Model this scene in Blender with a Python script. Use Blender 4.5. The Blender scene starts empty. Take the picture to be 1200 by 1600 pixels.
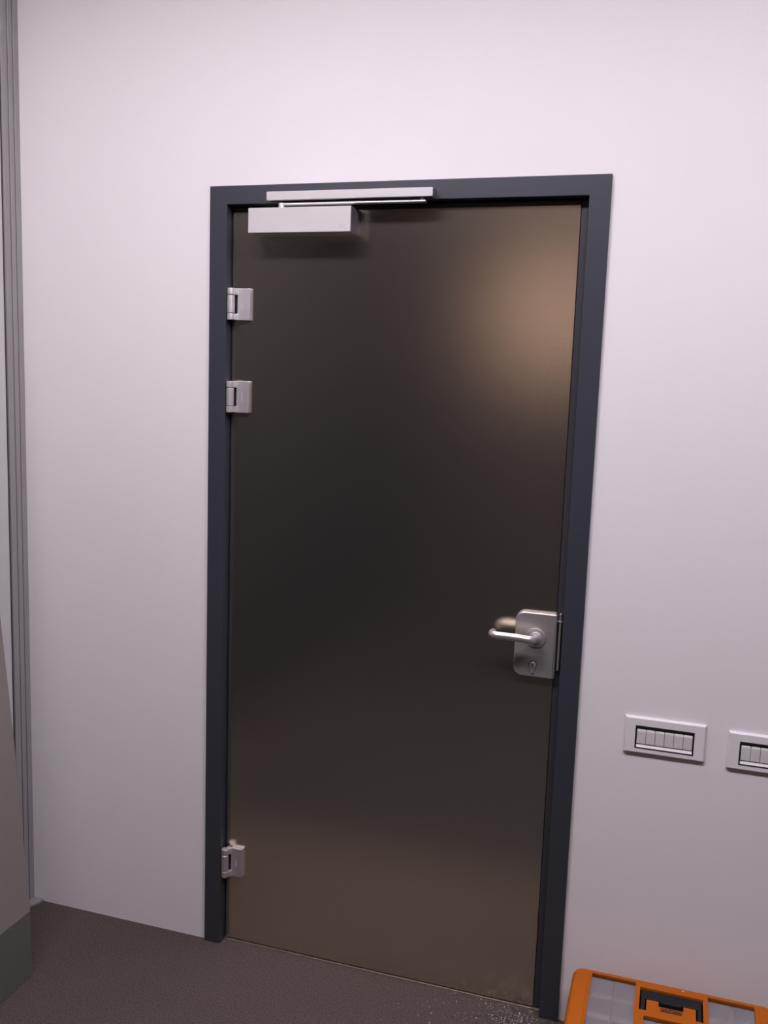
import bpy, bmesh, math, random
from mathutils import Matrix, Vector

random.seed(7)
scene = bpy.context.scene
COL = scene.collection

# ------------------------------------------------------------------ camera
# world: x to the right along the door wall, y into the wall, z up; door frame face is y = 0
cam_data = bpy.data.cameras.new('camera')
cam = bpy.data.objects.new('camera', cam_data)
COL.objects.link(cam)
right = Vector((0.95294655, 0.30126255, 0.03367107))
up = Vector((-0.07359887, 0.12218247, 0.98977505))
fwd = Vector((-0.29406814, 0.94568088, -0.13860595))
m = Matrix((right, up, -fwd)).transposed().to_4x4()
m.translation = Vector((1.21291279, -2.27700596, 1.63380122))
cam.matrix_world = m
cam_data.sensor_fit = 'VERTICAL'
cam_data.sensor_height = 36.0
cam_data.lens = 1465.0 * 36.0 / 1600.0
cam_data.clip_start = 0.05
scene.camera = cam

# ------------------------------------------------------------------ world, exposure
world = bpy.data.worlds.new('world')
scene.world = world
world.use_nodes = True
world.node_tree.nodes['Background'].inputs[0].default_value = (0.9, 0.9, 1.0, 1)
world.node_tree.nodes['Background'].inputs[1].default_value = 0.02
scene.view_settings.view_transform = 'Standard'
scene.view_settings.look = 'None'
scene.view_settings.gamma = 1.0
scene.view_settings.use_curve_mapping = False
scene.view_settings.exposure = 0.58

CEIL = 3.0
LAMP_Y = -1.22
LAMPS = [((0.22, LAMP_Y), (1.0, 0.905, 0.975), 25.5), ((1.78, LAMP_Y), (0.965, 0.90, 1.0), 19.5),
         ((1.35, -3.6), (1.0, 0.9, 0.95), 1.0)]
WARM_LAMP = ((0.33, -4.70, 2.16), (1.0, 0.66, 0.55), 2.35)

# ------------------------------------------------------------------ materials
def mat(name, color, rough=0.5, metal=0.0, spec=0.5, var=0.0, var_scale=8.0, bump=0.0, bump_scale=200.0,
        emit=None, emit_strength=0.0, transmission=0.0, aniso=0.0, stretch=None, rough_var=0.0, coat=0.0):
    mt = bpy.data.materials.new(name)
    mt.use_nodes = True
    nt = mt.node_tree
    b = nt.nodes['Principled BSDF']
    b.inputs['Base Color'].default_value = (*color, 1)
    b.inputs['Roughness'].default_value = rough
    b.inputs['Metallic'].default_value = metal
    b.inputs['Specular IOR Level'].default_value = spec
    b.inputs['Transmission Weight'].default_value = transmission
    b.inputs['Anisotropic'].default_value = aniso
    b.inputs['Coat Weight'].default_value = coat
    if emit:
        b.inputs['Emission Color'].default_value = (*emit, 1)
        b.inputs['Emission Strength'].default_value = emit_strength
    tc = nt.nodes.new('ShaderNodeTexCoord')
    src = tc.outputs['Object']
    if stretch:
        mp = nt.nodes.new('ShaderNodeMapping')
        mp.inputs['Scale'].default_value = stretch
        nt.links.new(src, mp.inputs['Vector'])
        src = mp.outputs['Vector']
    if var > 0:
        n = nt.nodes.new('ShaderNodeTexNoise')
        n.inputs['Scale'].default_value = var_scale
        n.inputs['Detail'].default_value = 4
        nt.links.new(src, n.inputs['Vector'])
        mx = nt.nodes.new('ShaderNodeMix')
        mx.data_type = 'RGBA'
        mx.inputs[6].default_value = (*[c * (1 - var) for c in color], 1)
        mx.inputs[7].default_value = (*[min(1, c * (1 + var)) for c in color], 1)
        nt.links.new(n.outputs['Fac'], mx.inputs[0])
        nt.links.new(mx.outputs[2], b.inputs['Base Color'])
        if rough_var > 0:
            mr = nt.nodes.new('ShaderNodeMapRange')
            mr.inputs['To Min'].default_value = rough - rough_var
            mr.inputs['To Max'].default_value = rough + rough_var
            nt.links.new(n.outputs['Fac'], mr.inputs['Value'])
            nt.links.new(mr.outputs['Result'], b.inputs['Roughness'])
    if bump > 0:
        n2 = nt.nodes.new('ShaderNodeTexNoise')
        n2.inputs['Scale'].default_value = bump_scale
        n2.inputs['Detail'].default_value = 3
        nt.links.new(src, n2.inputs['Vector'])
        bp = nt.nodes.new('ShaderNodeBump')
        bp.inputs['Strength'].default_value = bump
        bp.inputs['Distance'].default_value = 0.002
        nt.links.new(n2.outputs['Fac'], bp.inputs['Height'])
        nt.links.new(bp.outputs['Normal'], b.inputs['Normal'])
    return mt

def carpet_material():
    mt = bpy.data.materials.new('carpet')
    mt.use_nodes = True
    nt = mt.node_tree
    b = nt.nodes['Principled BSDF']
    b.inputs['Roughness'].default_value = 0.95
    b.inputs['Specular IOR Level'].default_value = 0.15
    tc = nt.nodes.new('ShaderNodeTexCoord')
    n = nt.nodes.new('ShaderNodeTexNoise')
    n.inputs['Scale'].default_value = 260
    n.inputs['Detail'].default_value = 3
    big = nt.nodes.new('ShaderNodeTexNoise')
    big.inputs['Scale'].default_value = 5
    v = nt.nodes.new('ShaderNodeTexVoronoi')
    v.inputs['Scale'].default_value = 190
    for t in (n, big, v):
        nt.links.new(tc.outputs['Object'], t.inputs['Vector'])
    ramp = nt.nodes.new('ShaderNodeValToRGB')
    ramp.color_ramp.elements[0].position = 0.30
    ramp.color_ramp.elements[0].color = (0.048, 0.037, 0.035, 1)
    ramp.color_ramp.elements[1].position = 0.72
    ramp.color_ramp.elements[1].color = (0.142, 0.112, 0.106, 1)
    nt.links.new(n.outputs['Fac'], ramp.inputs['Fac'])
    mx = nt.nodes.new('ShaderNodeMix')
    mx.data_type = 'RGBA'
    mx.blend_type = 'MULTIPLY'
    mx.inputs[0].default_value = 0.35
    nt.links.new(ramp.outputs['Color'], mx.inputs[6])
    nt.links.new(big.outputs['Color'], mx.inputs[7])
    r2 = nt.nodes.new('ShaderNodeValToRGB')
    r2.color_ramp.elements[0].color = (0.7, 0.7, 0.7, 1)
    nt.links.new(big.outputs['Fac'], r2.inputs['Fac'])
    nt.links.new(r2.outputs['Color'], mx.inputs[7])
    nt.links.new(mx.outputs[2], b.inputs['Base Color'])
    bp = nt.nodes.new('ShaderNodeBump')
    bp.inputs['Strength'].default_value = 0.8
    bp.inputs['Distance'].default_value = 0.004
    nt.links.new(v.outputs['Distance'], bp.inputs['Height'])
    nt.links.new(bp.outputs['Normal'], b.inputs['Normal'])
    return mt

def leaf_material():
    # satin bronze-coloured metal sheet: tight lobe plus a small wide one, faint horizontal brushing
    mt = bpy.data.materials.new('bronze_metal_sheet')
    mt.use_nodes = True
    nt = mt.node_tree
    nt.nodes.remove(nt.nodes['Principled BSDF'])
    out = nt.nodes['Material Output']
    tc = nt.nodes.new('ShaderNodeTexCoord')
    mp = nt.nodes.new('ShaderNodeMapping')
    mp.inputs['Scale'].default_value = (3, 3, 60)
    n = nt.nodes.new('ShaderNodeTexNoise')
    n.inputs['Scale'].default_value = 4
    n.inputs['Detail'].default_value = 2
    nt.links.new(tc.outputs['Object'], mp.inputs['Vector'])
    nt.links.new(mp.outputs['Vector'], n.inputs['Vector'])
    mx = nt.nodes.new('ShaderNodeMix')
    mx.data_type = 'RGBA'
    mx.inputs[6].default_value = (LEAF[0] * .985, LEAF[1] * .985, LEAF[2] * .985, 1)
    mx.inputs[7].default_value = (LEAF[0] * 1.015, LEAF[1] * 1.015, LEAF[2] * 1.015, 1)
    nt.links.new(n.outputs['Fac'], mx.inputs[0])
    g1 = nt.nodes.new('ShaderNodeBsdfAnisotropic')
    g1.distribution = 'BECKMANN'
    g1.inputs['Roughness'].default_value = 0.245
    g2 = nt.nodes.new('ShaderNodeBsdfAnisotropic')
    g2.distribution = 'GGX'
    g2.inputs['Roughness'].default_value = 0.36
    ms = nt.nodes.new('ShaderNodeMixShader')
    ms.inputs[0].default_value = 0.05
    for g in (g1, g2):
        nt.links.new(mx.outputs[2], g.inputs['Color'])
    nt.links.new(g1.outputs[0], ms.inputs[1])
    nt.links.new(g2.outputs[0], ms.inputs[2])
    df = nt.nodes.new('ShaderNodeBsdfDiffuse')
    df.inputs['Color'].default_value = (0.017, 0.0155, 0.0165, 1)
    ad = nt.nodes.new('ShaderNodeAddShader')
    nt.links.new(ms.outputs[0], ad.inputs[0])
    nt.links.new(df.outputs[0], ad.inputs[1])
    nt.links.new(ad.outputs[0], out.inputs['Surface'])
    return mt
LEAF = (0.78, 0.725, 0.585)

def grain_material():
    mt = bpy.data.materials.new('chips')
    mt.use_nodes = True
    nt = mt.node_tree
    b = nt.nodes['Principled BSDF']
    b.inputs['Roughness'].default_value = 0.5
    g = nt.nodes.new('ShaderNodeNewGeometry')
    r = nt.nodes.new('ShaderNodeValToRGB')
    r.color_ramp.interpolation = 'CONSTANT'
    e = r.color_ramp.elements
    e[0].color = (0.50, 0.45, 0.42, 1)
    e[1].position = 0.28
    e[1].color = (0.22, 0.19, 0.17, 1)
    x = e.new(0.7); x.color = (0.06, 0.05, 0.05, 1)
    nt.links.new(g.outputs['Random Per Island'], r.inputs['Fac'])
    nt.links.new(r.outputs['Color'], b.inputs['Base Color'])
    return mt

M = dict(
    wall=mat('white_paint', (0.80, 0.775, 0.795), 0.85, spec=0.25, var=0.012, var_scale=3, bump=0.08, bump_scale=140),
    ceiling=mat('ceiling_paint', (0.8, 0.78, 0.78), 0.9, var=0.01),
    dark_wall=mat('dark_wood_panelling', (0.06, 0.048, 0.046), 0.6, var=0.25, var_scale=4, stretch=(6, 6, 0.5)),
    side_wall=mat('grey_panelling', (0.25, 0.24, 0.24), 0.7, var=0.03),
    dark_side=mat('dark_glazed_partition', (0.022, 0.021, 0.022), 0.6, spec=0.2, var=0.05),
    glass_wall=mat('pale_partition_panel', (0.62, 0.61, 0.62), 0.35, var=0.02, var_scale=2),
    carpet=carpet_material(),
    alu=mat('anodised_profile', (0.36, 0.345, 0.355), 0.45, metal=0.35, var=0.04, var_scale=20, stretch=(20, 20, 0.4)),
    groove=mat('profile_groove', (0.06, 0.055, 0.06), 0.7, var=0.1),
    frame=mat('anthracite_lacquer', (0.039, 0.043, 0.057), 0.42, var=0.05, var_scale=6, bump=0.03, bump_scale=600),
    leaf=leaf_material(),
    edge=mat('door_edge_lacquer', (0.05, 0.05, 0.06), 0.4, var=0.05),
    rubber=mat('black_rubber', (0.012, 0.012, 0.014), 0.7, var=0.1),
    silver=mat('silver_lacquer', (0.62, 0.60, 0.615), 0.42, metal=0.10, var=0.015, var_scale=12),
    satin=mat('satin_chrome', (0.84, 0.81, 0.84), 0.48, metal=0.95, var=0.03, var_scale=50, stretch=(6, 1, 0.3)),
    steel=mat('brushed_steel', (0.52, 0.49, 0.48), 0.42, metal=0.75, var=0.04, var_scale=80, stretch=(0.3, 1, 8)),
    lever=mat('satin_lever_steel', (0.70, 0.665, 0.65), 0.36, metal=0.85, var=0.02),
    cap=mat('shade_grey_end_cap', (0.12, 0.105, 0.125), 0.45, var=0.05),  # end caps; shade of the side turned from the lamps painted in as dark grey
    print_grey=mat('grey_print', (0.50, 0.48, 0.49), 0.6, var=0.02),
    strip=mat('brass_threshold', (0.55, 0.45, 0.34), 0.35, metal=0.8, var=0.06),
    switch=mat('silver_switch_plate', (0.80, 0.765, 0.80), 0.4, metal=0.0, var=0.02, var_scale=30),
    button=mat('grey_rocker', (0.72, 0.69, 0.71), 0.4, var=0.02),
    button_lip=mat('rocker_edge', (0.86, 0.83, 0.85), 0.3, var=0.02),
    white=mat('white_plastic', (0.85, 0.82, 0.84), 0.35, var=0.02),
    black=mat('black_plastic', (0.010, 0.011, 0.014), 0.6, spec=0.3, var=0.1),
    taupe=mat('taupe_laminate', (0.245, 0.212, 0.205), 0.55, var=0.04, var_scale=5),
    plinth=mat('slate_laminate', (0.125, 0.125, 0.112), 0.55, var=0.05, var_scale=5),
    orange=mat('orange_plastic', (0.43, 0.105, 0.005), 0.55, spec=0.18, var=0.05, var_scale=15, bump=0.03, bump_scale=500),
    clear=mat('clear_plastic', (0.88, 0.88, 0.9), 0.16, transmission=1.0, var=0.02, bump=0.12, bump_scale=40),
    bin=mat('grey_bin_plastic', (0.74, 0.71, 0.73), 0.4, var=0.12, var_scale=30),
    added_mat=mat('charcoal_added_mat', (0.018, 0.016, 0.0155), 0.95, var=0.2, var_scale=120, bump=0.5, bump_scale=300),
    chips=grain_material(),
    lamp_body=mat('white_lamp_metal', (0.8, 0.8, 0.8), 0.5, var=0.01),
)
for i, (_, c, s) in enumerate(LAMPS):
    M['diffuser%d' % i] = mat('lamp_diffuser_%d' % i, (0.8, 0.8, 0.8), 0.5, emit=c, emit_strength=s)
M['warm'] = mat('warm_lamp_shade', (0.8, 0.7, 0.5), 0.5, emit=WARM_LAMP[1], emit_strength=WARM_LAMP[2])

# ------------------------------------------------------------------ helpers
class MB:
    """collects shapes into one bmesh; build() links it as one mesh object"""
    def __init__(self):
        self.bm = bmesh.new()

    def box(self, x0, x1, y0, y1, z0, z1, bevel=0.0, seg=2):
        t = bmesh.new()
        bmesh.ops.create_cube(t, size=1.0)
        for v in t.verts:
            v.co = Vector((x0 + (v.co.x + .5) * (x1 - x0), y0 + (v.co.y + .5) * (y1 - y0), z0 + (v.co.z + .5) * (z1 - z0)))
        if bevel > 0:
            bmesh.ops.bevel(t, geom=t.edges[:], offset=bevel, segments=seg, affect='EDGES', profile=0.5)
        return self._merge(t)

    def prism(self, pts, axis, a, b, bevel=0.0, seg=2, only=None):
        """polygon pts extruded along axis ('x','y','z') from a to b; only(edge) picks bevelled edges"""
        t = bmesh.new()
        def P(p, h):
            return {'x': (h, p[0], p[1]), 'y': (p[0], h, p[1]), 'z': (p[0], p[1], h)}[axis]
        v0 = [t.verts.new(P(p, a)) for p in pts]
        v1 = [t.verts.new(P(p, b)) for p in pts]
        n = len(pts)
        t.faces.new(v0); t.faces.new(list(reversed(v1)))
        for i in range(n):
            t.faces.new((v0[i], v1[i], v1[(i + 1) % n], v0[(i + 1) % n]))
        bmesh.ops.recalc_face_normals(t, faces=t.faces[:])
        if bevel > 0:
            es = [e for e in t.edges if (only is None or only(e))]
            bmesh.ops.bevel(t, geom=es, offset=bevel, segments=seg, affect='EDGES', profile=0.5)
        return self._merge(t)

    def cyl(self, c, axis, r, length, n=28, bevel=0.0):
        t = bmesh.new()
        bmesh.ops.create_cone(t, cap_ends=True, segments=n, radius1=r, radius2=r, depth=length)
        if bevel > 0:
            es = [e for e in t.edges if abs(e.verts[0].co.z - e.verts[1].co.z) < 1e-6]
            bmesh.ops.bevel(t, geom=es, offset=bevel, segments=2, affect='EDGES', profile=0.5)
        rot = {'z': Matrix(), 'x': Matrix.Rotation(math.pi / 2, 4, 'Y'), 'y': Matrix.Rotation(math.pi / 2, 4, 'X')}[axis]
        bmesh.ops.transform(t, matrix=Matrix.Translation(c) @ rot, verts=t.verts[:])
        return self._merge(t)

    def tube(self, path, r, n=20):
        t = bmesh.new()
        rings = []
        ref = Vector((0, 0, 1))
        for i, p in enumerate(path):
            p = Vector(p)
            a = Vector(path[max(0, i - 1)]); b = Vector(path[min(len(path) - 1, i + 1)])
            d = (b - a).normalized()
            u = ref.cross(d)
            if u.length < 1e-4:
                u = Vector((1, 0, 0)).cross(d)
            u.normalize(); w = d.cross(u)
            rr = r[i] if isinstance(r, (list, tuple)) else r
            rings.append([t.verts.new(p + rr * (math.cos(k * 2 * math.pi / n) * u + math.sin(k * 2 * math.pi / n) * w)) for k in range(n)])
        for A, B in zip(rings[:-1], rings[1:]):
            for k in range(n):
                t.faces.new((A[k], A[(k + 1) % n], B[(k + 1) % n], B[k]))
        t.faces.new(list(reversed(rings[0]))); t.faces.new(rings[-1])
        bmesh.ops.recalc_face_normals(t, faces=t.faces[:])
        return self._merge(t)

    def _merge(self, t):
        me = bpy.data.meshes.new('tmp')
        t.to_mesh(me); t.free()
        self.bm.from_mesh(me)
        bpy.data.meshes.remove(me)
        return self

    def build(self, name, material, parent=None, smooth=True):
        me = bpy.data.meshes.new(name)
        self.bm.to_mesh(me); self.bm.free()
        me.materials.append(material)
        if smooth:
            for p in me.polygons:
                p.use_smooth = True
            me.set_sharp_from_angle(angle=math.radians(50))
        o = link(name, me, parent)
        if smooth:
            wn = o.modifiers.new('weighted_normals', 'WEIGHTED_NORMAL')
            wn.keep_sharp = True
            wn.weight = 90
        return o

def link(name, data, parent=None):
    o = bpy.data.objects.new(name, data)
    COL.objects.link(o)
    if parent:
        o.parent = parent
        o.matrix_parent_inverse = Matrix.Translation(-world_loc(parent))
    return o

def world_loc(o):
    return Vector(o.location)

def thing(name, label, cat, loc, group=None, kind=None):
    o = bpy.data.objects.new(name, None)
    o.empty_display_size = 0.05
    o.location = loc
    COL.objects.link(o)
    return tag(o, label, cat, group, kind)

def tag(o, label=None, cat=None, group=None, kind=None):
    if label: o['label'] = label
    if cat: o['category'] = cat
    if group: o['group'] = group
    if kind: o['kind'] = kind
    return o

def text_mesh(s, size, extrude):
    cu = bpy.data.curves.new('lettering', 'FONT')
    cu.body = s; cu.size = size; cu.extrude = extrude
    cu.align_x = 'CENTER'; cu.align_y = 'CENTER'
    o = bpy.data.objects.new('lettering', cu)
    COL.objects.link(o)
    dg = bpy.context.evaluated_depsgraph_get()
    me = bpy.data.meshes.new_from_object(o.evaluated_get(dg))
    bpy.data.objects.remove(o)
    return me

def plate_with_holes(mb, outer, holes, z0, z1):
    """orthogonal grid plate from z0 to z1 leaving the rectangular holes open"""
    xs = sorted({outer[0], outer[1], *[h[0] for h in holes], *[h[1] for h in holes]})
    yy = sorted({outer[2], outer[3], *[h[2] for h in holes], *[h[3] for h in holes]})
    solid = {}
    for i in range(len(xs) - 1):
        for j in range(len(yy) - 1):
            cx, cy = (xs[i] + xs[i + 1]) / 2, (yy[j] + yy[j + 1]) / 2
            solid[i, j] = not any(h[0] < cx < h[1] and h[2] < cy < h[3] for h in holes)
    t = bmesh.new()
    V = {}
    def v(i, j, z):
        if (i, j, z) not in V:
            V[i, j, z] = t.verts.new((xs[i], yy[j], z))
        return V[i, j, z]
    for (i, j), s in solid.items():
        if not s: continue
        t.faces.new((v(i, j, z1), v(i + 1, j, z1), v(i + 1, j + 1, z1), v(i, j + 1, z1)))
        t.faces.new((v(i, j, z0), v(i, j + 1, z0), v(i + 1, j + 1, z0), v(i + 1, j, z0)))
        for di, dj, A, B in ((-1, 0, (i, j), (i, j + 1)), (1, 0, (i + 1, j + 1), (i + 1, j)), (0, -1, (i + 1, j), (i, j)), (0, 1, (i, j + 1), (i + 1, j + 1))):
            if not solid.get((i + di, j + dj), False):
                t.faces.new((v(*A, z0), v(*A, z1), v(*B, z1), v(*B, z0)))
    bmesh.ops.recalc_face_normals(t, faces=t.faces[:])
    return t

def rounded_rect(x0, x1, z0, z1, rad, n=7):
    """rad = radii at (x0,z0),(x1,z0),(x1,z1),(x0,z1)"""
    pts = []
    corners = [(x0, z0, 180), (x1, z0, 270), (x1, z1, 0), (x0, z1, 90)]
    for (cx, cz, a0), r in zip(corners, rad):
        if r <= 0:
            pts.append((cx, cz)); continue
        ox = cx + (r if cx == x0 else -r); oz = cz + (r if cz == z0 else -r)
        for k in range(n + 1):
            a = math.radians(a0 + 90 * k / n)
            pts.append((ox + r * math.cos(a), oz + r * math.sin(a)))
    return pts

# ------------------------------------------------------------------ room shell
WX0, WX1 = -0.60, 3.60
WY = 0.010          # face of the door wall
BACK = -4.80
OPEN = (0.012, 1.012, 2.108)

def structure(o, label, cat):
    return tag(o, label, cat, kind='structure')

w = MB()
w.box(WX0 - 0.12, OPEN[0], WY, 0.16, 0, CEIL)
w.box(OPEN[1], WX1 + 0.12, WY, 0.16, 0, CEIL)
w.box(OPEN[0], OPEN[1], WY, 0.16, OPEN[2], CEIL)
structure(w.build('wall_back', M['wall'], smooth=False), 'white painted wall around the dark door', 'wall')
wlft = structure(MB().box(WX0 - 0.12, WX0, BACK, WY, 0, CEIL).build('wall_left', M['dark_side'], smooth=False),
          'partition wall on the left with a pale panel beside the corner profiles', 'wall')
MB().box(WX0 - 0.004, WX0 + 0.003, -0.72, -0.0665, 0.0, CEIL, 0.001).build('panel', M['glass_wall'], wlft)
structure(MB().box(WX1, WX1 + 0.12, BACK, WY, 0, CEIL).build('wall_right', M['side_wall'], smooth=False),
          'grey side wall on the right, outside the picture', 'wall')
structure(MB().box(WX0 - 0.12, WX1 + 0.12, BACK - 0.12, BACK, 0, CEIL).build('wall_front', M['dark_wall'], smooth=False),
          'dark panelled wall opposite the door', 'wall')
structure(MB().box(WX0 - 0.12, WX1 + 0.12, BACK - 0.12, 0.16, -0.06, 0.0).build('floor', M['carpet'], smooth=False),
          'dark taupe carpet floor', 'floor')
structure(MB().box(WX0 - 0.12, WX1 + 0.12, BACK - 0.12, 0.16, CEIL, CEIL + 0.08).build('ceiling', M['ceiling'], smooth=False),
          'white ceiling above the picture', 'ceiling')

# vertical aluminium profiles where the left partition meets the wall
tp = thing('trim_2', 'stacked grey aluminium profiles in the left corner of the wall', 'trim', (WX0, -0.03, 0), kind='structure')
ys = [0.010, -0.011, -0.033, -0.060]
for k in range(3):
    y1, y0 = ys[k] - (0.0 if k == 0 else 0.004), ys[k + 1]
    MB().box(WX0 - 0.002, WX0 + 0.006, y0, y1, 0.0, CEIL, 0.001).build('profile_strip', M['alu'], tp)
for k in (1, 2, 3):
    MB().box(WX0 - 0.002, WX0 + 0.002, ys[k] - 0.004, ys[k], 0.0, CEIL).build('groove', M['groove'], tp, smooth=False)
MB().prism([(WX0, 0.008), (WX0 + 0.040, 0.008), (WX0 + 0.040, -0.012), (WX0 + 0.012, -0.062), (WX0, -0.062)],
           'z', 0.0, 0.009, 0.0015).build('foot_plate', M['alu'], tp)

# ------------------------------------------------------------------ door frame
FX0, FX1, FZ = 0.0, 1.024, 2.12
JI0, JI1, HI = 0.0495, 0.9745, 2.073
fr = thing('trim_1', 'dark anthracite metal frame surrounding the door', 'door frame', (0.512, 0.0, 0), kind='structure')
MB().prism([(FX0, 0), (JI0, 0), (JI0, HI), (JI1, HI), (JI1, 0), (FX1, 0), (FX1, FZ), (FX0, FZ)],
           'y', 0.0, 0.13, 0.0016).build('frame_profile', M['frame'], fr)
st = MB()
st.box(JI0 - 0.001, JI0 + 0.016, 0.080, 0.128, 0, HI)
st.box(JI1 - 0.016, JI1 + 0.001, 0.080, 0.128, 0, HI)
st.box(JI0, JI1, 0.080, 0.128, HI - 0.016, HI + 0.001)
st.build('door_stop', M['frame'], fr, smooth=False)
sl = MB()
sl.box(JI0 - 0.0005, JI0 + 0.0035, 0.050, 0.080, 0.0, HI)
sl.box(JI1 - 0.0035, JI1 + 0.0005, 0.050, 0.080, 0.0, HI)
sl.box(JI0, JI1, 0.050, 0.080, HI - 0.0035, HI + 0.0005)
sl.build('seal', M['rubber'], fr, smooth=False)
MB().box(JI0 + 0.001, JI1 - 0.001, 0.0285, 0.075, 0.0, 0.0028, 0.0006).build('threshold_strip', M['strip'], fr)

# ------------------------------------------------------------------ door leaf with hinges and lock
LY = 0.030
L0, L1, LZ0, LZ1 = 0.0535, 0.9715, 0.007, 2.069
dr = thing('door_1', 'dark bronze metal door with a lever handle on its right side', 'door', (0.512, 0.05, 0), kind='structure')
leaf = MB().box(L0, 0.9545, LY, 0.074, LZ0, LZ1 - 0.011, 0.001).build('leaf', M['leaf'], dr)
e = MB()
e.box(0.9552, L1, LY + 0.003, 0.074, LZ0, LZ1, 0.001)
e.build('edge_profile', M['edge'], leaf)
MB().box(L0, 0.9546, LY + 0.003, 0.074, LZ1 - 0.0104, LZ1, 0.001).build('edge_profile', M['edge'], leaf)

def hinge(z0, z1):
    kx, ky, kr = 0.0605, 0.0075, 0.0100
    h = z1 - z0
    a = 0.21 * h
    pl = [(0.0735, z0), (0.1085, z0), (0.1085, z1), (0.0735, z1)]
    hp = MB().prism(pl, 'y', 0.0185, LY + 0.001, 0.0016).build('hinge', M['satin'], dr)
    for (b0, b1) in ((z0, z0 + a), (z1 - a, z1)):
        MB().box(kx, 0.0755, 0.012, 0.026, b0 + 0.0005, b1 - 0.0005, 0.001).build('hinge_tab', M['satin'], hp)
        MB().cyl((kx, ky, (b0 + b1) / 2), 'z', kr, b1 - b0 - 0.001, 28, 0.0012).build('knuckle', M['satin'], hp)
    mk = MB().cyl((kx, ky, (z0 + z1) / 2), 'z', kr, h - 2 * a - 0.002, 28, 0.0012)
    mk.box(JI0 - 0.002, kx, ky + 0.002, 0.026, z0 + a + 0.001, z1 - a - 0.001)
    mk.build('knuckle', M['satin'], hp)
    MB().box(kx - 0.004, 0.0735, 0.0205, LY + 0.001, z0 + a, z1 - a).build('recess', M['rubber'], hp, smooth=False)
    zc = (z0 + z1) / 2
    MB().prism(rounded_rect(0.0885, 0.0915, zc - 0.011, zc + 0.011, (0.0014,) * 4, 4), 'y', 0.0182, 0.0190).build('engraved_mark', M['print_grey'], hp)
hinge(1.779, 1.862)
hinge(1.5355, 1.6195)
hinge(0.2060, 0.2920)

PY = 0.0145         # front face of the lock plate
outline = rounded_rect(0.8555, 0.9585, 0.908, 1.0745, (0.022, 0.003, 0.005, 0.022))
lp = MB().prism(outline, 'y', PY, LY + 0.001, 0.0045, 3, only=lambda e: all(abs(v.co.y - PY) < 1e-6 for v in e.verts)).build('lock_plate', M['steel'], dr)
HX, HZ = 0.9085, 1.0115
MB().cyl((HX, PY - 0.0015, HZ), 'y', 0.0245, 0.006, 48, 0.0018).build('rose', M['steel'], lp)
MB().cyl((HX, PY - 0.006, HZ), 'y', 0.0150, 0.006, 40, 0.0010).build('rose_collar', M['satin'], lp)
path = [(HX, 0.010, HZ), (HX, -0.009, HZ)]
R = 0.022
for k in range(1, 10):
    a = math.pi / 2 * k / 9
    path.append((HX - R * (1 - math.cos(a)), -0.009 - R * math.sin(a), HZ + 0.0006 * k))
XL, YL, ZL = 0.8035, -0.031, HZ + 0.0065
path.append((0.86, YL, ZL))
R2 = 0.017
path.append((XL + R2, YL, ZL))
for k in range(1, 10):
    a = math.pi / 2 * k / 9
    path.append((XL + R2 - R2 * math.sin(a), YL + R2 * (1 - math.cos(a)), ZL))
path.append((XL, -0.004, ZL)); path.append((XL, -0.0028, ZL))
rad = [0.0095] * (len(path) - 1) + [0.0080]
MB().tube(path, rad, 24).build('lever_handle', M['lever'], lp)
KX, KZ = 0.9045, 0.9365
cyl_pts = []
for k in range(13):
    a = math.radians(-40 + 260 * k / 12)
    cyl_pts.append((KX + 0.0085 * math.cos(a), KZ + 0.004 + 0.0085 * math.sin(a)))
for k in range(7):
    a = math.radians(180 + 180 * k / 6)
    cyl_pts.append((KX + 0.0045 * math.cos(a), KZ - 0.014 + 0.0045 * math.sin(a)))
gap = [(KX + (x - KX) * 1.22, KZ - 0.004 + (z - KZ + 0.004) * 1.12) for x, z in cyl_pts]
MB().prism(gap, 'y', PY - 0.0004, PY + 0.004).build('cylinder_gap', M['black'], lp, smooth=False)
MB().prism(cyl_pts, 'y', PY - 0.0030, PY + 0.004, 0.0006).build('lock_cylinder', M['satin'], lp)
MB().cyl((KX, PY - 0.0034, KZ + 0.004), 'y', 0.0060, 0.002, 24).build('cylinder_plug', M['lever'], lp)
MB().box(KX - 0.0008, KX + 0.0008, PY - 0.0046, PY - 0.003, KZ - 0.0005, KZ + 0.0085).build('keyhole', M['black'], lp, smooth=False)
MB().box(0.9630, 0.9685, 0.0215, LY + 0.004, 0.930, 1.0755, 0.001).build('edge_plate', M['steel'], lp)
MB().box(0.9590, 0.9700, 0.0205, LY + 0.004, 1.0555, 1.0575, 0.0005).build('edge_clip', M['steel'], lp)

# ------------------------------------------------------------------ door closer
dc = thing('door_closer', 'silver overhead door closer with slide rail fixed above the hinges', 'door closer', (0.27, 0.0, 1.99))
body = MB().box(0.130, 0.4055, -0.040, LY, 1.994, 2.0553, 0.0012).build('closer_body', M['silver'], dc)
cp = MB()
cp.box(0.4050, 0.4072, -0.0385, LY, 1.9955, 2.0540, 0.0008)
cp.box(0.4065, 0.4085, 0.000, 0.004, 1.9975, 2.0520, 0.0006)
cp.build('end_cap', M['cap'], body)
for zz, x0 in ((2.0092, 0.3735), (2.0043, 0.3735)):
    for k in range(4):
        MB().box(x0 + k * 0.0057, x0 + k * 0.0057 + 0.0047, -0.0404, -0.0395, zz, zz + 0.0013).build('printed_mark', M['print_grey'], body, smooth=False)
rail = MB()
rail.box(0.176, 0.609, -0.032, 0.000, 2.0745, 2.0955, 0.0012)
rail = rail.build('slide_rail', M['silver'], dc)
MB().box(0.180, 0.605, -0.022, -0.010, 2.0735, 2.0752).build('rail_slot', M['black'], rail, smooth=False)
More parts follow.
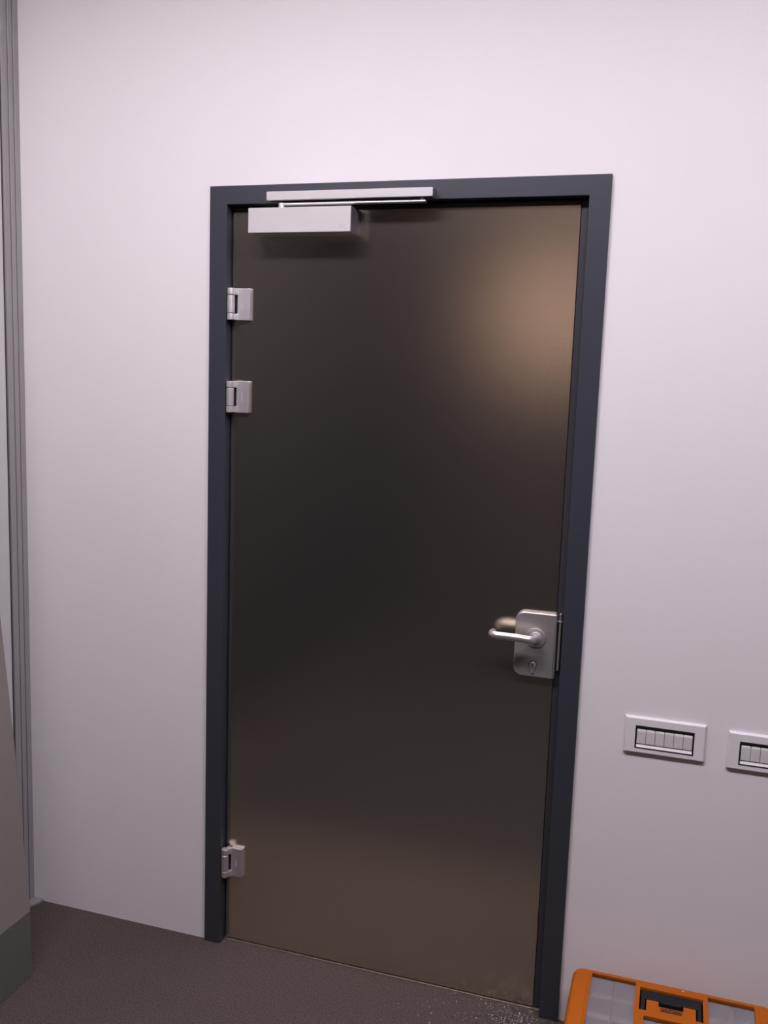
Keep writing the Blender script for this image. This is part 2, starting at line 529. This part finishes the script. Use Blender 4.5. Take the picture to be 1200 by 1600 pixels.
MB().box(0.6075, 0.6100, -0.031, 0.0, 2.0755, 2.0945, 0.0006).build('rail_cap', M['cap'], rail)
arm = MB()
arm.box(0.206, 0.590, -0.024, -0.008, 2.0630, 2.0685, 0.0018)
arm.build('arm', M['satin'], dc)
MB().cyl((0.212, -0.016, 2.0615), 'z', 0.0085, 0.0165, 24, 0.0012).build('spindle', M['satin'], dc)
MB().cyl((0.580, -0.016, 2.0705), 'z', 0.0050, 0.008, 20).build('slider_pin', M['satin'], dc)

# ------------------------------------------------------------------ light switches
def light_switch(x0, z0, label):
    w_, h_ = 0.1885, 0.0915
    t = thing('light_switch', label, 'light switch', (x0 + w_ / 2, WY, z0 + h_ / 2), 'light switches beside the door')
    fy = WY - 0.0085
    ix0, ix1, iz0, iz1 = x0 + 0.0258, x0 + 0.1625, z0 + 0.0135, z0 + 0.0708
    # cover plate: ring with bevelled outer edge
    bm = bmesh.new()
    def ring(pts, y): return [bm.verts.new((px, y, pz)) for px, pz in pts]
    def rect(a, b, c, d): return [(a, c), (b, c), (b, d), (a, d)]
    o0 = ring(rect(x0, x0 + w_, z0, z0 + h_), WY - 0.0002)
    o1 = ring(rect(x0, x0 + w_, z0, z0 + h_), WY - 0.0040)
    o2 = ring(rect(x0 + 0.0035, x0 + w_ - 0.0035, z0 + 0.0035, z0 + h_ - 0.0035), fy)
    i0 = ring(rect(ix0, ix1, iz0, iz1), fy)
    i1 = ring(rect(ix0, ix1, iz0, iz1), WY - 0.0002)
    for A, B in ((o0, o1), (o1, o2), (o2, i0), (i0, i1)):
        for k in range(4):
            bm.faces.new((A[k], A[(k + 1) % 4], B[(k + 1) % 4], B[k]))
    bmesh.ops.recalc_face_normals(bm, faces=bm.faces[:])
    pm = MB(); pm.bm.free(); pm.bm = bm
    pm.build('cover_plate', M['switch'], t, smooth=False)
    MB().box(ix0, ix1, WY - 0.0018, WY - 0.0002, iz0, iz1).build('support_frame', M['black'], t, smooth=False)
    n = 6
    a0, a1 = ix0 + 0.0036, ix1 - 0.0036
    bw = (a1 - a0) / n
    for k in range(n):
        bx0, bx1 = a0 + k * bw + 0.0005, a0 + (k + 1) * bw - 0.0005
        b0, b1 = iz0 + 0.0118, iz1 - 0.0090
        pts = [(WY - 0.0016, b0), (fy + 0.0005, b0), (fy - 0.0012, b1 - 0.004), (WY - 0.0045, b1), (WY - 0.0016, b1)]
        bt = MB().prism(pts, 'x', bx0, bx1, 0.0005).build('rocker', M['button'], t)
        MB().box(bx0 + 0.001, bx1 - 0.001, fy - 0.0006, fy + 0.002, b1 - 0.0036, b1 - 0.0002, 0.0005).build('rocker_edge', M['button_lip'], bt)
    MB().prism([(WY - 0.0016, iz0 + 0.0030), (fy - 0.0006, iz0 + 0.0030), (fy + 0.0022, iz0 + 0.0090), (WY - 0.0016, iz0 + 0.0090)],
               'x', a0, a1).build('lower_bar', M['white'], t, smooth=False)
    bz = plate_with_holes(None, (ix0, ix1, -iz1, -iz0), [(ix0 + 0.0024, ix1 - 0.0024, -iz1 + 0.0050, -iz0 - 0.0022)], 0.0, 0.0090)
    for v in bz.verts:
        v.co = Vector((v.co.x, WY - 0.0002 - v.co.z, -v.co.y))
    MB()._merge(bz).build('bezel', M['black'], t, smooth=False)
    return t
light_switch(1.1385, 0.7545, 'silver six-rocker light switch nearest the door frame')
light_switch(1.3770, 0.7490, 'silver light switch farther from the door, cut by the picture edge')

# ------------------------------------------------------------------ leaning panel at the left
lb = thing('leaning_panel', 'tall taupe panel with slate grey foot leaning at the left edge', 'panel', (-0.36, -0.46, 0))
prof = [(-0.357, 0.190), (-0.3615, 0.235), (-0.400, 0.690), (-0.4335, 1.010), (-0.5700, 2.58)]
back = [(x - 0.022, z + 0.002) for x, z in prof]
t = MB().prism(prof + list(reversed(back)), 'y', -0.62, -0.309, 0.0)
t.build('board', M['taupe'], lb, smooth=False)
MB().prism([(-0.354, 0.0), (-0.357, 0.190), (-0.379, 0.192), (-0.385, 0.0)], 'y', -0.62, -0.309, 0.001).build('foot_board', M['plinth'], lb, smooth=False)

# ------------------------------------------------------------------ unseen dark floor mat, added to darken the reflection in the door
rg = thing('added_mat', 'unseen charcoal floor mat, added to darken the reflection in the door', 'added_mat', (1.2, -2.5, 0))
MB().box(-0.45, 2.9, -4.3, -0.70, 0.0, 0.007, 0.002).build('added_mat_pile', M['added_mat'], rg)
MB().box(-0.47, 2.92, -4.32, -0.68, 0.0, 0.005, 0.001).build('added_mat_border', M['black'], rg)

# ------------------------------------------------------------------ orange organiser case on the floor
CX0, CX1, CY1, CY0, CZ = 1.058, 1.530, -0.022, -0.370, 0.184
cs = thing('organiser_case', 'orange tool organiser case with clear lid windows against the wall', 'tool case', ((CX0 + CX1) / 2, (CY0 + CY1) / 2, 0))
wins = [(1.1045, 1.2105, -0.345, -0.040), (1.3785, 1.4840, -0.345, -0.040), (1.2330, 1.3560, -0.345, -0.162)]
handle_hole = (1.2215, 1.3670, -0.142, -0.055)

# outer tray: rounded walls and a bottom
shell = rounded_rect(CX0, CX1, CY0, CY1, (0.026,) * 4, 8)
bm = bmesh.new()
inner = rounded_rect(CX0 + 0.004, CX1 - 0.004, CY0 + 0.004, CY1 - 0.004, (0.022,) * 4, 8)
rings = []
for pts, z in ((shell, 0.004), (shell, CZ - 0.034), (inner, CZ - 0.034), (inner, 0.008)):
    rings.append([bm.verts.new((x, y, z)) for x, y in pts])
n = len(shell)
for A, B in zip(rings[:-1], rings[1:]):
    for k in range(n):
        bm.faces.new((A[k], A[(k + 1) % n], B[(k + 1) % n], B[k]))
bm.faces.new(rings[0]); bm.faces.new(rings[-1])
bmesh.ops.recalc_face_normals(bm, faces=bm.faces[:])
pm = MB(); pm.bm.free(); pm.bm = bm
pm.build('tray', M['orange'], cs)
for fx in (CX0 + 0.05, CX1 - 0.05):
    for fy_ in (CY0 + 0.05, CY1 - 0.05):
        MB().cyl((fx, fy_, 0.002), 'z', 0.012, 0.004, 16).build('rubber_foot', M['rubber'], cs)

# lid: rim with rounded corners, windowed top face
lid_t = 0.0035
bm = bmesh.new()
inset = 0.030
holes = wins + [handle_hole]
core = (CX0 + inset, CX1 - inset, CY0 + 0.024, CY1 - 0.0165)
t = plate_with_holes(None, core, holes, CZ - 0.009, CZ)
lm = MB(); lm._merge(t)
prof_l = [(0.0, -0.034), (0.0, -0.010), (0.0035, -0.003), (0.009, 0.0)]
bm = bmesh.new()
rr = []
for ins, dz in prof_l:
    pts = rounded_rect(CX0 + ins, CX1 - ins, CY0 + ins, CY1 - ins, (0.028 - ins * 0.8,) * 4, 8)
    rr.append([bm.verts.new((x, y, CZ + dz)) for x, y in pts])
for A, B in zip(rr[:-1], rr[1:]):
    for k in range(len(A)):
        bm.faces.new((A[k], A[(k + 1) % len(A)], B[(k + 1) % len(A)], B[k]))
# flat border between the rounded rim and the windowed core
top = rr[-1]
cv = [bm.verts.new((x, y, CZ)) for x, y in ((core[0], core[2]), (core[1], core[2]), (core[1], core[3]), (core[0], core[3]))]
q = len(top) // 4
for c in range(4):
    seg = top[c * q:(c + 1) * q]
    for k in range(q - 1):
        bm.faces.new((seg[k], seg[k + 1], cv[c]))
    nxt = top[((c + 1) * q) % len(top)]
    bm.faces.new((seg[-1], nxt, cv[(c + 1) % 4], cv[c]))
bmesh.ops.recalc_face_normals(bm, faces=bm.faces[:])
lm._merge(bm)
lid = lm.build('lid', M['orange'], cs)
# raised ribs beside the handle and along the sides of the lid
for rx0, rx1 in ((1.0620, 1.0985), (1.4895, 1.5260)):
    MB().box(rx0 + 0.003, rx1, -0.330, -0.050, CZ - 0.002, CZ + 0.0022, 0.0020).build('side_rib', M['orange'], lid)
for (x0, x1, y0, y1) in wins:
    MB().box(x0, x1, y0, y1, CZ - 0.0065, CZ - 0.0045).build('window_pane', M['clear'], lid, smooth=False)
# grey bins under the windows
def bin_(x0, x1, y0, y1):
    zt, zb, w_ = CZ - 0.012, CZ - 0.055, 0.0016
    b = MB()
    b.box(x0, x1, y0, y1, zb, zb + w_)
    b.box(x0, x0 + w_, y0, y1, zb, zt); b.box(x1 - w_, x1, y0, y1, zb, zt)
    b.box(x0, x1, y0, y0 + w_, zb, zt); b.box(x0, x1, y1 - w_, y1, zb, zt)
    b.build('storage_bin', M['bin'], cs, smooth=False)
for (x0, x1, y0, y1) in wins:
    xm = (x0 + x1) / 2 + 0.002
    ny = 4 if y1 > -0.1 else 2
    for i in range(ny):
        ya, yb = y1 - (y1 - y0) * i / ny, y1 - (y1 - y0) * (i + 1) / ny
        bin_(x0 - 0.002, xm - 0.001, yb + 0.001, ya - 0.001)
        bin_(xm + 0.001, x1 + 0.002, yb + 0.001, ya - 0.001)
# handle recess: dark well with an orange tongue carrying the printed name, folding black handle on top
hx0, hx1, hy0, hy1 = handle_hole
MB().box(hx0 - 0.002, hx1 + 0.002, hy0 - 0.002, hy1 + 0.002, CZ - 0.030, CZ - 0.027).build('handle_well', M['black'], lid, smooth=False)
tong = [(hx0 + 0.0165, hy0 - 0.001), (hx1 - 0.0165, hy0 - 0.001), (hx1 - 0.0165, hy0 + 0.044), (hx1 - 0.0445, hy0 + 0.044),
        (hx1 - 0.0445, hy0 + 0.0255), (hx0 + 0.0445, hy0 + 0.0255), (hx0 + 0.0445, hy0 + 0.044), (hx0 + 0.0165, hy0 + 0.044)]
MB().prism(tong, 'z', CZ - 0.028, CZ - 0.0006, 0.0008).build('handle_tongue', M['orange'], lid)
hd = [(hx0 + 0.003, hy0 + 0.004), (hx0 + 0.0135, hy0 + 0.004), (hx0 + 0.0135, hy0 + 0.050), (hx1 - 0.0135, hy0 + 0.050),
      (hx1 - 0.0135, hy0 + 0.004), (hx1 - 0.003, hy0 + 0.004), (hx1 - 0.003, hy1 - 0.004), (hx0 + 0.003, hy1 - 0.004)]
hd2 = [hd[0], hd[1], hd[2], (hx0 + 0.046, hy0 + 0.050), (hx0 + 0.050, hy0 + 0.044), (hx1 - 0.050, hy0 + 0.044), (hx1 - 0.046, hy0 + 0.050), hd[3], hd[4], hd[5], hd[6], hd[7]]
MB().prism(hd2, 'z', CZ - 0.016, CZ - 0.002, 0.0022).build('folding_handle', M['black'], lid)
nx = (hx0 + hx1) / 2
pl = MB().box(nx - 0.0240, nx + 0.0240, hy0 + 0.0085, hy0 + 0.0220, CZ - 0.0008, CZ - 0.0002).build('name_print', M['black'], lid, smooth=False)
me = text_mesh('MAKO', 0.0140, 0.0001)
me.materials.append(M['orange'])
for v in me.vertices:
    v.co = Vector((nx + v.co.x * 1.15, hy0 + 0.0152 + v.co.y, CZ + 0.0000 + v.co.z))
lt = link('lettering', me, pl)
MB().cyl((1.3215, -0.0375, CZ + 0.0005), 'z', 0.0022, 0.002, 12, 0.0006).build('rivet', M['white'], lid)

# ------------------------------------------------------------------ drilling chips on the carpet by the right jamb
bm = bmesh.new()
for i in range(560):
    if i < 480:
        x = random.gauss(0.900, 0.05); y = random.gauss(-0.028, 0.03)
    else:
        x = random.gauss(0.80, 0.14); y = random.gauss(-0.055, 0.05)
    if y > 0.022 or x > 1.035 or (x > 0.968 and y > -0.006): continue
    s = random.uniform(0.0007, 0.0020) * (1.4 if random.random() < 0.12 else 1)
    mt_ = Matrix.Translation((x, y, s * 0.6)) @ Matrix.Rotation(random.uniform(0, 6.28), 4, Vector((random.random(), random.random(), random.random() + .01)).normalized())
    mt_ = mt_ @ Matrix.Diagonal((s * random.uniform(.7, 1.5), s * random.uniform(.7, 1.5), s * random.uniform(.5, 1), 1))
    bmesh.ops.create_icosphere(bm, subdivisions=1, radius=1.0, matrix=mt_)
pm = MB(); pm.bm.free(); pm.bm = bm
o = pm.build('drilling_chips', M['chips'], smooth=False)
tag(o, 'pale drilling chips scattered on the carpet by the right jamb', 'debris', kind='stuff')

# ------------------------------------------------------------------ lamps of the room
def ceiling_light(i, x, y, label):
    t = thing('ceiling_light', label, 'lamp', (x, y, CEIL - 0.04), 'ceiling lamps of the room')
    fm = plate_with_holes(None, (x - 0.62, x + 0.62, y - 0.17, y + 0.17), [(x - 0.60, x + 0.60, y - 0.15, y + 0.15)], CEIL - 0.045, CEIL - 0.001)
    MB()._merge(fm).build('lamp_frame', M['lamp_body'], t, smooth=False)
    MB().box(x - 0.60, x + 0.60, y - 0.15, y + 0.15, CEIL - 0.036, CEIL - 0.030).build('diffuser', M['diffuser%d' % i], t, smooth=False)
names = ['long white ceiling lamp in front of the door', 'long white ceiling lamp to the right of the door', 'dimmer ceiling lamp at the far end of the room']
for i, ((x, y), c, s) in enumerate(LAMPS):
    ceiling_light(i, x, y, names[i])
(wx, wy, wz), _, _ = WARM_LAMP
wl = thing('wall_lamp', 'warm wall lamp on the dark panelled wall opposite the door', 'lamp', (wx, BACK, wz))
MB().box(wx - 0.06, wx + 0.06, BACK, BACK + 0.02, wz - 0.08, wz + 0.08, 0.004).build('back_plate', M['lamp_body'], wl)
MB().cyl((wx, BACK + 0.24, wz), 'z', 0.19, 0.22, 40, 0.01).build('lamp_shade', M['warm'], wl)
MB().cyl((wx, BACK + 0.04, wz), 'y', 0.012, 0.08, 12).build('bracket', M['lamp_body'], wl)
